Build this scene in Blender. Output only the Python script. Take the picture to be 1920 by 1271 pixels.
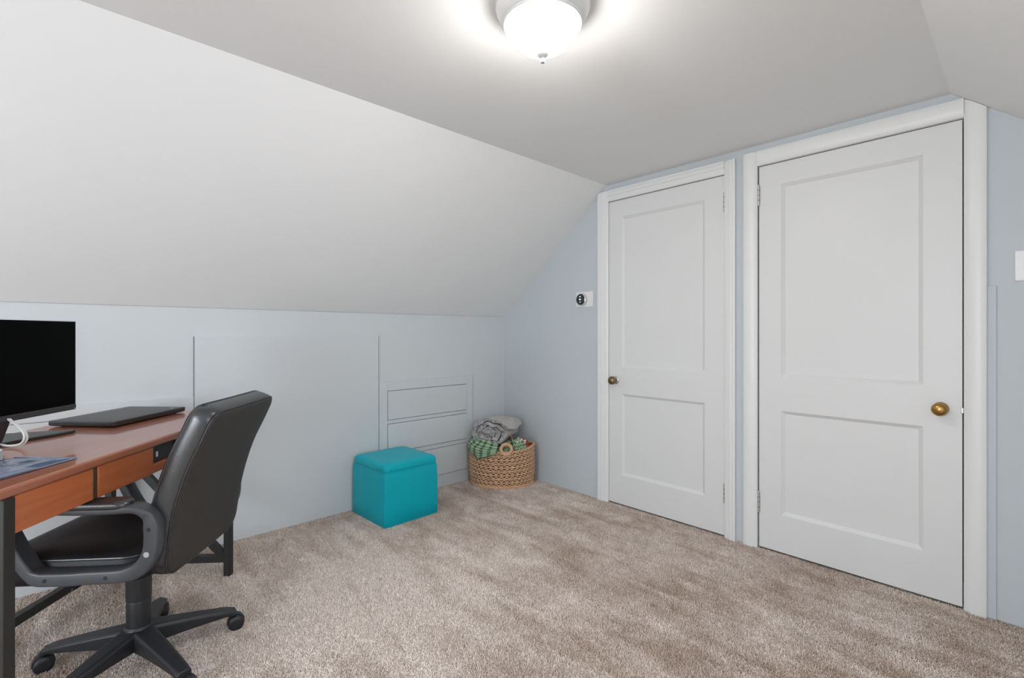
import bpy, bmesh, math, random
from mathutils import Vector, Matrix, noise
random.seed(7)
scene = bpy.context.scene
for o in list(bpy.data.objects): bpy.data.objects.remove(o)
col = scene.collection
PI = math.pi

# ------------------------------------------------------------------ camera
YAW = 0.8149
CAM = Vector((2.9151, -2.6585, 1.117))
cd = bpy.data.cameras.new('camera'); cam = bpy.data.objects.new('camera', cd); col.objects.link(cam)
cd.sensor_width = 36.0; cd.lens = 909.5 * 36 / 1920
cd.shift_y = (635.5 - 624.4) / 1920 * -1.0
cam.location = CAM; cam.rotation_euler = (PI / 2, 0, YAW)
cd.clip_start = .02
scene.camera = cam
FW = Vector((-math.sin(YAW), math.cos(YAW), 0)); RT = Vector((math.cos(YAW), math.sin(YAW), 0))

# ------------------------------------------------------------------ world, daylight, exposure
w = bpy.data.worlds.new('world'); scene.world = w; w.use_nodes = True
bg = w.node_tree.nodes['Background']
bg.inputs[0].default_value = (.62, .78, 1.0, 1); bg.inputs[1].default_value = 1.0
def area(name, loc, rot, sx, sy, power, color):
    l = bpy.data.lights.new(name, 'AREA'); l.shape = 'RECTANGLE'; l.size = sx; l.size_y = sy
    l.energy = power; l.color = color
    o = bpy.data.objects.new(name, l); col.objects.link(o); o.location = loc; o.rotation_euler = rot
    return o
# daylight through the dormer window; unseen gable light added to even out the room
area('dormer_daylight', (4.36, -2.55, 1.42), (0, math.radians(60), 0), 1.0, 1.25, 21, (.85, .925, 1.0))
area('gable_fill', (2.55, -6.36, 1.15), (math.radians(86), 0, 0), 1.2, 1.6, 96, (.89, .945, 1.0))
vs = scene.view_settings
vs.view_transform = 'Standard'; vs.look = 'None'; vs.gamma = 1; vs.use_curve_mapping = False
vs.exposure = 0.23
scene.cycles.diffuse_bounces = 4; scene.cycles.max_bounces = 8
scene.cycles.sample_clamp_indirect = 8; scene.cycles.adaptive_threshold = .03

# ------------------------------------------------------------------ materials
def mat(name, color, rough=.5, metal=0, var=None, vscale=20, bump=0, bscale=200, coat=0, spec=.5, emis=0, trans=0, alpha=1, detail=3, stretch=None):
    m = bpy.data.materials.new(name); m.use_nodes = True
    nt = m.node_tree; N = nt.nodes; L = nt.links; b = N['Principled BSDF']
    b.inputs['Base Color'].default_value = (*color, 1); b.inputs['Roughness'].default_value = rough
    b.inputs['Metallic'].default_value = metal; b.inputs['Coat Weight'].default_value = coat
    b.inputs['Specular IOR Level'].default_value = spec
    b.inputs['Transmission Weight'].default_value = trans; b.inputs['Alpha'].default_value = alpha
    if emis:
        b.inputs['Emission Color'].default_value = (*color, 1); b.inputs['Emission Strength'].default_value = emis
    tc = N.new('ShaderNodeTexCoord'); src = tc.outputs['Object']
    if stretch:
        mp = N.new('ShaderNodeMapping'); mp.inputs['Scale'].default_value = stretch
        L.new(src, mp.inputs['Vector']); src = mp.outputs['Vector']
    if var:
        nz = N.new('ShaderNodeTexNoise'); nz.inputs['Scale'].default_value = vscale; nz.inputs['Detail'].default_value = detail
        L.new(src, nz.inputs['Vector'])
        r = N.new('ShaderNodeValToRGB'); r.color_ramp.elements[0].position = .3; r.color_ramp.elements[1].position = .7
        r.color_ramp.elements[0].color = (*color, 1); r.color_ramp.elements[1].color = (*var, 1)
        L.new(nz.outputs['Fac'], r.inputs['Fac']); L.new(r.outputs['Color'], b.inputs['Base Color'])
    if bump:
        n2 = N.new('ShaderNodeTexNoise'); n2.inputs['Scale'].default_value = bscale; n2.inputs['Detail'].default_value = 2
        L.new(src, n2.inputs['Vector'])
        bp = N.new('ShaderNodeBump'); bp.inputs['Strength'].default_value = bump; bp.inputs['Distance'].default_value = .002
        L.new(n2.outputs['Fac'], bp.inputs['Height']); L.new(bp.outputs['Normal'], b.inputs['Normal'])
    return m
M = {}
M['ceil'] = mat('white_ceiling_paint', (.90, .897, .888), .75, var=(.89, .887, .878), vscale=2.5, bump=.12, bscale=90, spec=.3)
M['blue'] = mat('pale_blue_wall_paint', (.555, .594, .618), .6, var=(.547, .587, .61), vscale=3, bump=.1, bscale=120, spec=.35)
M['knee'] = mat('pale_grey_blue_panel_paint', (.68, .706, .722), .55, var=(.672, .698, .714), vscale=3, bump=.1, bscale=120, spec=.35)
M['trim'] = mat('white_trim_paint', (.80, .795, .78), .38, var=(.79, .785, .77), vscale=5, bump=.06, bscale=60, spec=.45)
M['door'] = mat('white_door_paint', (.745, .74, .728), .42, var=(.735, .73, .718), vscale=5, bump=.06, bscale=60, spec=.45)
M['gap'] = mat('paint_joint_gap', (.22, .235, .245), .8)
M['gap2'] = mat('pale_joint_gap', (.42, .44, .45), .8)
M['dark'] = mat('dark_cavity', (.03, .028, .026), .9)
M['blackmetal'] = mat('black_powder_coat', (.018, .017, .016), .45, bump=.1, bscale=500)
M['blackplastic'] = mat('black_plastic', (.022, .023, .026), .42, bump=.15, bscale=700)
M['armplastic'] = mat('charcoal_arm_plastic', (.058, .062, .068), .38, bump=.1, bscale=700)
M['leather'] = mat('black_leather', (.018, .0195, .022), .30, var=(.024, .026, .029), vscale=30, bump=.10, bscale=220, spec=.8)
M['shadedleather'] = mat('shaded_black_leather', (.009, .009, .010), .45, bump=.3, bscale=260, spec=.3)  # same leather, colour darkened for the shade the seat sits in
M['backpanel'] = mat('brown_black_back_fabric', (.034, .030, .027), .62, var=(.040, .036, .032), vscale=12, bump=.3, bscale=600)
M['brass'] = mat('aged_brass', (.50, .30, .09), .28, 1, var=(.40, .24, .08), vscale=25)
M['brass2'] = mat('dull_bronze', (.30, .21, .10), .38, 1, var=(.22, .16, .09), vscale=40)
M['steel'] = mat('painted_steel', (.52, .51, .49), .4, .6)
M['chrome'] = mat('bright_steel', (.75, .75, .75), .25, 1)
M['nickel'] = mat('brushed_nickel', (.74, .73, .72), .42, .35)
M['finial'] = mat('satin_nickel', (.42, .42, .41), .5, .1)
M['glasslit'] = mat('lit_frosted_glass', (1.0, .965, .92), .5, emis=48.0)
M['teal'] = mat('teal_faux_leather', (.0, .47, .57), .42, var=(.0, .455, .55), vscale=8, bump=.25, bscale=420, spec=.28)
M['screen'] = mat('black_screen', (.002, .002, .002), .4, spec=.04)
M['bezel'] = mat('dark_grey_bezel', (.035, .036, .037), .4)
M['lid'] = mat('laptop_black_lid', (.035, .034, .032), .40, bump=.1, bscale=900)
M['silver'] = mat('silver_mark', (.7, .7, .7), .3, .8)
M['white'] = mat('white_plastic', (.78, .78, .76), .35)
M['greyplastic'] = mat('grey_plastic', (.48, .49, .50), .4)
M['plate'] = mat('thermostat_plate', (.80, .80, .79), .35)
M['rope'] = mat('water_hyacinth', (.80, .52, .33), .7, var=(.64, .38, .22), vscale=34, bump=.5, bscale=300, detail=5)
M['shade_brown'] = mat('painted_shade_brown', (.10, .05, .026), .9, var=(.07, .035, .018), vscale=40)
M['red'] = mat('red_cloth', (.52, .045, .025), .8, var=(.40, .03, .02), vscale=30, bump=.4, bscale=300)
M['fleece'] = mat('grey_fleece', (.66, .63, .59), .95, var=(.54, .51, .48), vscale=45, bump=1.0, bscale=180, spec=.1, detail=6)
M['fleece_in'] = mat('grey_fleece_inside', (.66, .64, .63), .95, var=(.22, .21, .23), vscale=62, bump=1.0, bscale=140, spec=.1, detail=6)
M['pompom'] = mat('cream_yarn', (.78, .76, .66), .9, bump=.6, bscale=300)
M['thermoface'] = mat('thermostat_glass', (.012, .016, .02), .12, coat=.5)
M['led'] = mat('thermostat_digits', (.8, .85, .9), .4, emis=.35)
M['sleeve_edge'] = mat('clear_plastic_edge', (.36, .42, .55), .2, alpha=.7)

def wood(name, c1, c2, rough, coat):
    m = mat(name, c1, rough, coat=coat, spec=.5)
    nt = m.node_tree; N = nt.nodes; L = nt.links; b = N['Principled BSDF']
    tc = N.new('ShaderNodeTexCoord'); mp = N.new('ShaderNodeMapping'); mp.inputs['Scale'].default_value = (14, 1.1, 14)
    nz = N.new('ShaderNodeTexNoise'); nz.inputs['Scale'].default_value = 3.2; nz.inputs['Detail'].default_value = 6; nz.inputs['Distortion'].default_value = .6
    r = N.new('ShaderNodeValToRGB'); r.color_ramp.elements[0].position = .3; r.color_ramp.elements[1].position = .72
    r.color_ramp.elements[0].color = (*c1, 1); r.color_ramp.elements[1].color = (*c2, 1)
    L.new(tc.outputs['Object'], mp.inputs[0]); L.new(mp.outputs[0], nz.inputs['Vector']); L.new(nz.outputs['Fac'], r.inputs[0]); L.new(r.outputs[0], b.inputs['Base Color'])
    return m
M['cherry'] = wood('cherry_laminate', (.43, .118, .040), (.53, .155, .055), .36, .12)
M['cherrytop'] = wood('cherry_laminate_top', (.33, .115, .062), (.41, .145, .078), .34, .6)
M['bronze'] = mat('brown_divider', (.10, .065, .035), .4, .3)

def plaid():
    m = mat('green_plaid_cloth', (.16, .33, .17), .85, spec=.2, bump=.5, bscale=300)
    nt = m.node_tree; N = nt.nodes; L = nt.links; b = N['Principled BSDF']
    tc = N.new('ShaderNodeTexCoord'); sep = N.new('ShaderNodeSeparateXYZ'); L.new(tc.outputs['UV'], sep.inputs[0])
    acc = None
    for ax in (0, 1):
        mu = N.new('ShaderNodeMath'); mu.operation = 'MULTIPLY'; mu.inputs[1].default_value = 3.2; L.new(sep.outputs[ax], mu.inputs[0])
        fr = N.new('ShaderNodeMath'); fr.operation = 'FRACT'; L.new(mu.outputs[0], fr.inputs[0])
        gt = N.new('ShaderNodeMath'); gt.operation = 'GREATER_THAN'; gt.inputs[1].default_value = .58; L.new(fr.outputs[0], gt.inputs[0])
        if acc is None: acc = gt
        else:
            ad = N.new('ShaderNodeMath'); ad.operation = 'ADD'; L.new(acc.outputs[0], ad.inputs[0]); L.new(gt.outputs[0], ad.inputs[1]); acc = ad
    dv = N.new('ShaderNodeMath'); dv.operation = 'MULTIPLY'; dv.inputs[1].default_value = .5; L.new(acc.outputs[0], dv.inputs[0])
    r = N.new('ShaderNodeValToRGB'); r.color_ramp.interpolation = 'CONSTANT'
    r.color_ramp.elements[0].color = (.46, .56, .38, 1); r.color_ramp.elements[1].position = .25; r.color_ramp.elements[1].color = (.20, .33, .19, 1)
    e = r.color_ramp.elements.new(.75); e.color = (.045, .11, .06, 1)
    L.new(dv.outputs[0], r.inputs[0]); L.new(r.outputs[0], b.inputs['Base Color'])
    return m
M['plaid'] = plaid()

def plastic_film():
    m = mat('blue_grey_plastic_film', (.15, .20, .32), .12, spec=.7, alpha=.85)
    nt = m.node_tree; N = nt.nodes; L = nt.links; b = N['Principled BSDF']
    tc = N.new('ShaderNodeTexCoord'); nz = N.new('ShaderNodeTexNoise'); nz.inputs['Scale'].default_value = 14; nz.inputs['Detail'].default_value = 3; nz.inputs['Distortion'].default_value = 1.2
    bp = N.new('ShaderNodeBump'); bp.inputs['Strength'].default_value = .5; bp.inputs['Distance'].default_value = .006
    L.new(tc.outputs['Object'], nz.inputs['Vector']); L.new(nz.outputs['Fac'], bp.inputs['Height']); L.new(bp.outputs['Normal'], b.inputs['Normal'])
    return m
M['film'] = plastic_film()

def carpet(name, tuft):
    m = bpy.data.materials.new(name); m.use_nodes = True
    nt = m.node_tree; N = nt.nodes; L = nt.links; b = N['Principled BSDF']
    b.inputs['Roughness'].default_value = .95; b.inputs['Specular IOR Level'].default_value = .1
    
    geo = N.new('ShaderNodeNewGeometry')
    def field(sc, det, dist, vec=None):
        n = N.new('ShaderNodeTexNoise'); n.inputs['Scale'].default_value = sc; n.inputs['Detail'].default_value = det; n.inputs['Distortion'].default_value = dist
        L.new(vec if vec else geo.outputs['Position'], n.inputs['Vector']); return n.outputs['Fac']
    def mth(op, a, b):
        n = N.new('ShaderNodeMath'); n.operation = op
        for k, q in enumerate((a, b)):
            if isinstance(q, (int, float)): n.inputs[k].default_value = q
            else: L.new(q, n.inputs[k])
        return n.outputs[0]
    mid_f = field(190, 3, 0)
    mp = N.new('ShaderNodeMapping'); mp.inputs['Rotation'].default_value = (0, 0, .55); mp.inputs['Scale'].default_value = (1.3, 6.5, 1); L.new(geo.outputs['Position'], mp.inputs['Vector'])
    streak = field(1.6, 3, .5, mp.outputs['Vector'])           # vacuum strokes
    blot = field(3.4, 4, .4); fine = field(14, 4, .3)
    # pool of window light painted into the carpet colour, mid-room
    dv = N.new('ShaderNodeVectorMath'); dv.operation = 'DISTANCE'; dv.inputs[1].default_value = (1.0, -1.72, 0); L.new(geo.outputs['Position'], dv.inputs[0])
    light_pool = N.new('ShaderNodeMapRange'); light_pool.interpolation_type = 'SMOOTHSTEP'; light_pool.inputs['From Min'].default_value = .95; light_pool.inputs['From Max'].default_value = .15
    L.new(mth('ADD', dv.outputs['Value'], mth('MULTIPLY', mth('SUBTRACT', blot, .5), 1.2)), light_pool.inputs['Value'])
    tot = mth('ADD', mth('MULTIPLY', streak, .42), mth('ADD', mth('MULTIPLY', blot, .38), mth('ADD', mth('MULTIPLY', fine, .2), mth('MULTIPLY', light_pool.outputs[0], .14))))
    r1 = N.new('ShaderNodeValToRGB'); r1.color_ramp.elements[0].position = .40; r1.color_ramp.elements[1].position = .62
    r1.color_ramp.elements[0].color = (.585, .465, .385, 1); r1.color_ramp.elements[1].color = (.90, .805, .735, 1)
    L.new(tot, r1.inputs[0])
    r2 = N.new('ShaderNodeValToRGB'); r2.color_ramp.elements[0].position = .15; r2.color_ramp.elements[1].position = .85
    r2.color_ramp.elements[0].color = (.76, .75, .745, 1); r2.color_ramp.elements[1].color = (1.20, 1.205, 1.21, 1)
    if tuft:
        oi = N.new('ShaderNodeObjectInfo'); L.new(oi.outputs['Random'], r2.inputs[0])
    else: L.new(mid_f, r2.inputs[0])
    mx = N.new('ShaderNodeMix'); mx.data_type = 'RGBA'; mx.blend_type = 'MULTIPLY'; mx.inputs['Factor'].default_value = 1
    L.new(r1.outputs[0], mx.inputs['A']); L.new(r2.outputs[0], mx.inputs['B']); L.new(mx.outputs['Result'], b.inputs['Base Color'])
    if not tuft:
        bp = N.new('ShaderNodeBump'); bp.inputs['Strength'].default_value = 1; bp.inputs['Distance'].default_value = .006
        L.new(mid_f, bp.inputs['Height']); L.new(bp.outputs['Normal'], b.inputs['Normal'])
    return m
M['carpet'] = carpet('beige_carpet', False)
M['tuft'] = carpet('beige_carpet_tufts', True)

# ------------------------------------------------------------------ mesh helpers
class MB:
    def __init__(s): s.v = []; s.f = []; s.uv = None
    def add(s, vs, fs):
        o = len(s.v); s.v += [tuple(p) for p in vs]; s.f += [tuple(i + o for i in f) for f in fs]; return s
    def box(s, x0, x1, y0, y1, z0, z1):
        v = [(x0, y0, z0), (x1, y0, z0), (x1, y1, z0), (x0, y1, z0), (x0, y0, z1), (x1, y0, z1), (x1, y1, z1), (x0, y1, z1)]
        return s.add(v, [(0, 3, 2, 1), (4, 5, 6, 7), (0, 1, 5, 4), (1, 2, 6, 5), (2, 3, 7, 6), (3, 0, 4, 7)])
    def prism(s, poly, axis, a, b):
        """poly in the two other axes (cyclic order), extruded along axis from a to b"""
        def P(p, t): return {0: (t, p[0], p[1]), 1: (p[0], t, p[1]), 2: (p[0], p[1], t)}[axis]
        n = len(poly); v = [P(p, a) for p in poly] + [P(p, b) for p in poly]
        return s.add(v, [tuple(range(n)), tuple(range(2 * n - 1, n - 1, -1))] + [(i, i + n, (i + 1) % n + n, (i + 1) % n) for i in range(n)])
    def lathe(s, prof, n=48, c=(0, 0, 0), axis=2):
        v = []; f = []; m = len(prof)
        for i in range(n):
            a = 2 * PI * i / n; ca, sa = math.cos(a), math.sin(a)
            for r, z in prof:
                q = {2: (r * ca, r * sa, z), 1: (r * ca, z, r * sa), 0: (z, r * ca, r * sa)}[axis]
                v.append((q[0] + c[0], q[1] + c[1], q[2] + c[2]))
        for i in range(n):
            j = (i + 1) % n
            for k in range(m - 1): f.append((i * m + k, j * m + k, j * m + k + 1, i * m + k + 1))
        return s.add(v, f)
    def loops(s, L, cap0=True, cap1=True, closed=False):
        n = len(L[0]); v = [p for l in L for p in l]; f = []
        K = len(L)
        for k in range(K if closed else K - 1):
            k2 = (k + 1) % K
            for i in range(n):
                j = (i + 1) % n; f.append((k * n + i, k * n + j, k2 * n + j, k2 * n + i))
        if not closed:
            if cap0: f.append(tuple(range(n - 1, -1, -1)))
            if cap1: f.append(tuple(range((K - 1) * n, K * n)))
        return s.add(v, f)
    def tube(s, path, r, n=8, closed=False):
        P = [Vector(p) for p in path]; K = len(P); L = []; up = None
        for i in range(K):
            a = P[(i - 1) % K] if (closed or i > 0) else P[i]; b = P[(i + 1) % K] if (closed or i < K - 1) else P[i]
            t = (b - a).normalized()
            if up is None:
                up = Vector((0, 0, 1)) if abs(t.z) < .9 else Vector((1, 0, 0))
            u = t.cross(up)
            u = u.normalized() if u.length > 1e-6 else Vector((1, 0, 0))
            q = u.cross(t).normalized(); up = q
            rr_ = r[i] if isinstance(r, (list, tuple)) else r
            L.append([tuple(P[i] + (u * math.cos(2 * PI * k / n) + q * math.sin(2 * PI * k / n)) * rr_) for k in range(n)])
        return s.loops(L, closed=closed)
    def bar(s, a, b, w, h, up=(0, 0, 1)):
        a = Vector(a); b = Vector(b); t = (b - a).normalized(); u = t.cross(Vector(up)).normalized(); q = u.cross(t)
        L = [[tuple(p + u * (i * w / 2) + q * (j * h / 2)) for i, j in ((-1, -1), (1, -1), (1, 1), (-1, 1))] for p in (a, b)]
        return s.loops(L)
    def sphere(s, c, r, n=12, m=8, sc=(1, 1, 1)):
        prof = [(max(1e-4, math.sin(PI * k / m)) * r, -math.cos(PI * k / m) * r) for k in range(m + 1)]
        o = len(s.v); s.lathe(prof, n)
        for i in range(o, len(s.v)):
            p = s.v[i]; s.v[i] = (p[0] * sc[0] + c[0], p[1] * sc[1] + c[1], p[2] * sc[2] + c[2])
        return s
    def xf(s, fn): s.v = [tuple(fn(p)) for p in s.v]; return s
    def build(s, name, m, parent=None, smooth=None, bevel=0, seg=2, sub=0, recalc=True):
        me = bpy.data.meshes.new(name); me.from_pydata(s.v, [], s.f)
        if recalc:
            bm = bmesh.new(); bm.from_mesh(me); bmesh.ops.remove_doubles(bm, verts=bm.verts, dist=1e-6)
            bmesh.ops.recalc_face_normals(bm, faces=bm.faces); bm.to_mesh(me); bm.free()
        if s.uv:
            ul = me.uv_layers.new(name='uv')
            for lp in me.loops: ul.data[lp.index].uv = s.uv[lp.vertex_index]
        if smooth is not None or bevel or sub:
            for p in me.polygons: p.use_smooth = True
            me.set_sharp_from_angle(angle=math.radians(smooth if smooth else 35))
        me.materials.append(M[m] if isinstance(m, str) else m)
        o = bpy.data.objects.new(name, me); col.objects.link(o); o.parent = parent
        if bevel:
            b = o.modifiers.new('bevel', 'BEVEL'); b.width = bevel; b.segments = seg; b.limit_method = 'ANGLE'; b.angle_limit = math.radians(40)
            b.harden_normals = False
        if sub:
            d = o.modifiers.new('subdivision', 'SUBSURF'); d.levels = d.render_levels = sub
        return o
def box(name, m, parent, *a, bevel=0, **k): return MB().box(*a).build(name, m, parent, bevel=bevel, **k)
def thing(name, label, cat, loc=(0, 0, 0), rz=0, group=None):
    o = bpy.data.objects.new(name, None); col.objects.link(o); o.location = loc; o.rotation_euler = (0, 0, rz)
    o.empty_display_size = .1
    return tag(o, label, cat, group)
def tag(o, label, cat, group=None):
    o['label'] = label; o['category'] = cat
    if group: o['group'] = group
    return o
def struct(o, label=None):
    o['kind'] = 'structure'
    if label: o['label'] = label
    return o
def sempty(name, label, loc=(0, 0, 0)):
    o = bpy.data.objects.new(name, None); col.objects.link(o); o.location = loc; return struct(o, label)
def rr(w_, h_, r, n=6):
    """rounded rectangle outline centred on the origin"""
    out = []
    for cx, cy, a0 in ((w_ / 2 - r, h_ / 2 - r, 0), (-w_ / 2 + r, h_ / 2 - r, 90), (-w_ / 2 + r, -h_ / 2 + r, 180), (w_ / 2 - r, -h_ / 2 + r, 270)):
        for k in range(n + 1):
            a = math.radians(a0 + 90 * k / n); out.append((cx + r * math.cos(a), cy + r * math.sin(a)))
    return out
def catmull(P, n, closed=False):
    P = [Vector(p) for p in P]; K = len(P); out = []
    for i in range(K if closed else K - 1):
        g = lambda j: P[j % K] if closed else P[max(0, min(K - 1, j))]
        a, b, c, d = g(i - 1), g(i), g(i + 1), g(i + 2)
        for k in range(n):
            t = k / n
            out.append(.5 * ((2 * b) + (c - a) * t + (2 * a - 5 * b + 4 * c - d) * t * t + (3 * b - a - 3 * c + d) * t ** 3))
    if not closed: out.append(P[-1])
    return out

# ------------------------------------------------------------------ room shell
H = 2.0908; K = 1.2495; XS = 1.012; XR = 2.703; XW = 3.715; YF = -6.2; XD = 4.30
SL = (H - K) / XS
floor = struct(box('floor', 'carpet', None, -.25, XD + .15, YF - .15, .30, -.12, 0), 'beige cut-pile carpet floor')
# knee wall with its joined sheet panel
wl = struct(box('wall_left', 'knee', None, -.12, 0, YF - .1, .1, 0, K), 'low pale grey-blue knee wall under the sloped ceiling')
MB().box(-.02, .009, -2.1415, -1.1185, .004, 1.10).build('panel', 'knee', wl, bevel=.0015)
MB().box(0, .0096, -2.1442, -2.1414, .796, 1.10).build('joint', 'gap', wl); MB().box(0, .0094, -1.1185, -1.1179, .80, 1.10).build('joint', 'gap', wl)
MB().box(0, .0012, -3.4, -.05, K - .0026, K - .0012).build('joint', 'gap2', wl)
# back wall with two door openings
mb = MB()
D1 = (1.013, 1.791); D2 = (1.953, 2.747); ZT = 1.985
sr = lambda x: H - (x - XR) * (H - K) / (XW - XR)
for poly in ([(0, 0), (D1[0], 0), (D1[0], H + .05), (XS, H + .05), (XS, H + .02), (-.1, K - .06), (-.1, 0)],
             [(D1[0], ZT), (D1[1], ZT), (D1[1], H + .05), (D1[0], H + .05)],
             [(D1[1], 0), (D2[0], 0), (D2[0], H + .05), (D1[1], H + .05)],
             [(D2[0], ZT), (D2[1], ZT), (D2[1], H + .05), (D2[0], H + .05)],
             [(D2[1], 0), (XW + .1, 0), (XW + .1, K), (XW, K + .03), (XR + .06, H + .05), (D2[1], H + .05)]):
    mb.prism(poly, 1, 0, .11)
wb = struct(mb.build('wall_back', 'blue', None), 'pale blue gable wall holding two white doors')
# shallow painted strip beside the right door casing
MB().box(2.8085, 2.836, -.006, .01, 0, 1.302).build('panel', 'blue', wb, bevel=.002)
struct(box('wall_closet', 'dark', None, .7, 3.2, .30, .36, 0, 2.2))
# sloped ceilings and flat ceiling
mb = MB().prism([(.004, K - .001), (XS + .001, H), (XS + .06, H + .12), (XS - .1, H + .12), (-.15, K + .08), (-.15, K)], 1, YF - .1, .12)
struct(mb.build('ceiling_slope', 'ceil', None), 'white sloped ceiling above the knee wall')
mb = MB().prism([(XW + .004, K - .002), (XR - .001, H), (XR - .06, H + .12), (XR + .1, H + .12), (XW + .15, K + .08), (XW + .15, K)], 1, -1.78, .12)
struct(mb.build('ceiling_slope', 'ceil', None), 'white sloped ceiling over the right-hand door corner')
struct(box('ceiling', 'ceil', None, XS, XR, YF - .1, .12, H, H + .12), 'flat white ceiling with a round lamp')
# right knee wall, dormer, gable wall behind the camera
struct(box('wall_right', 'knee', None, XW, XW + .1, -1.78, .1, 0, K))
struct(box('ceiling', 'ceil', None, XR, XD + .15, YF - .1, -1.78, H, H + .12))
mb = MB(); mb.prism([(XW, K), (XW + .1, K), (XD + .1, K), (XD + .1, H + .05), (XR, H + .05)], 1, -1.80, -1.78); mb.box(XW + .1, XD + .1, -1.86, -1.78, 0, K)
struct(mb.build('wall_dormer', 'knee', None))
def wall_with_hole(name, axis, at, th, a0, a1, z0, z1, h0, h1, hz0, hz1):
    mb = MB()
    for (p, q, r, s) in ((a0, h0, z0, z1), (h1, a1, z0, z1), (h0, h1, z0, hz0), (h0, h1, hz1, z1)):
        if axis == 0: mb.box(at, at + th, p, q, r, s)
        else: mb.box(p, q, at, at + th, r, s)
    return struct(mb.build(name, 'knee', None))
wall_with_hole('wall_right', 0, XD, .1, YF - .1, -1.78, 0, H + .05, -3.18, -1.93, .92, 1.95)
wall_with_hole('wall_front', 1, YF - .1, .1, -.1, XD + .1, 0, H + .05, 1.95, 3.15, .35, 1.95)
def window(name, axis, at, h0, h1, z0, z1):
    e = sempty(name, 'unseen white framed window placed to even the daylight')
    def B(nm, m, p, q, r, s, d0, d1):
        (box(nm, m, e, at + d0, at + d1, p, q, r, s) if axis == 0 else box(nm, m, e, p, q, at + d0, at + d1, r, s))
    for p, q, r, s in ((h0, h0 + .05, z0, z1), (h1 - .05, h1, z0, z1), (h0 + .05, h1 - .05, z0, z0 + .05), (h0 + .05, h1 - .05, z1 - .05, z1)):
        B('frame', 'trim', p, q, r, s, .02, .08)
    B('rail', 'trim', h0 + .05, h1 - .05, (z0 + z1) / 2 - .02, (z0 + z1) / 2 + .02, .02, .07)
window('window_1', 0, XD, -3.18, -1.93, .92, 1.95)
window('added_window', 1, YF - .1, 1.95, 3.15, .35, 1.95)  # unseen window added as the opening for the gable light

# ------------------------------------------------------------------ doors, casings
def casing_profile(x0, x1, kind):
    """(x, y) points of a casing board standing proud of the wall (y<0); x0 outer, x1 inner edge"""
    s = 1 if x1 > x0 else -1; W = abs(x1 - x0)
    if kind == 'step': pts = [(0, 0), (0, -.020), (.012, -.021), (.016, -.016), (.022, -.0155), (.026, -.018), (.034, -.0175), (.038, -.0135), (W - .012, -.012), (W - .006, -.009), (W, -.007), (W, 0)]
    else: pts = [(0, 0), (0, -.014), (.006, -.0175), (W * .3, -.0195), (W * .6, -.019), (W - .014, -.0155), (W - .006, -.012), (W, -.008), (W, 0)]
    return [(x0 + s * p[0], p[1]) for p in pts]
def casing_side(parent, x0, x1, kind, ztop):
    prof = casing_profile(x0, x1, kind); n = len(prof)
    mb = MB(); v = [(x, y, 0) for x, y in prof] + [(x, y, ztop(x)) for x, y in prof]
    mb.add(v, [tuple(range(n)), tuple(range(2 * n - 1, n - 1, -1))] + [(i, i + n, (i + 1) % n + n, (i + 1) % n) for i in range(n)])
    return mb.build('casing_side', 'trim', parent, smooth=25)
def casing_head(parent, xa, xb, zo, zi, kind, zlim=None):
    prof = casing_profile(zo, zi, kind); n = len(prof)
    v = []
    for x in (xa, xb):
        for z, y in prof: v.append((x, y, z))
    mb = MB().add(v, [tuple(range(n)), tuple(range(2 * n - 1, n - 1, -1))] + [(i, i + n, (i + 1) % n + n, (i + 1) % n) for i in range(n)])
    return mb.build('casing_head', 'trim', parent, smooth=25)
sll = lambda x: K + x * SL
t1 = sempty('trim_1', 'white stepped door casing with its corner cut along the slope')
casing_side(t1, .948, 1.0265, 'step', lambda x: min(2.051, sll(x) - .003))
casing_side(t1, 1.849, 1.7875, 'step', lambda x: 2.049)
casing_head(t1, 1.0265, 1.7875, 2.050, 1.9825, 'step')
for x0, x1 in ((1.013, 1.0165), (1.7875, 1.791)): box('jamb', 'trim', t1, x0, x1, .001, .11, 0, 1.985)
box('jamb', 'trim', t1, 1.0165, 1.7875, .001, .11, 1.9815, 1.985)
t2 = sempty('trim_2', 'white rounded door casing meeting the right slope')
casing_side(t2, 1.889, 1.9575, 'round', lambda x: 2.056)
casing_side(t2, 2.809, 2.7425, 'round', lambda x: min(2.06, sr(x) - .003))
casing_head(t2, 1.9575, 2.7425, 2.058, 1.9825, 'round')
for x0, x1 in ((1.953, 1.9565), (2.7435, 2.747)): box('jamb', 'trim', t2, x0, x1, .001, .11, 0, 1.985)
box('jamb', 'trim', t2, 1.9565, 2.7435, .001, .11, 1.9815, 1.985)

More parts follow.
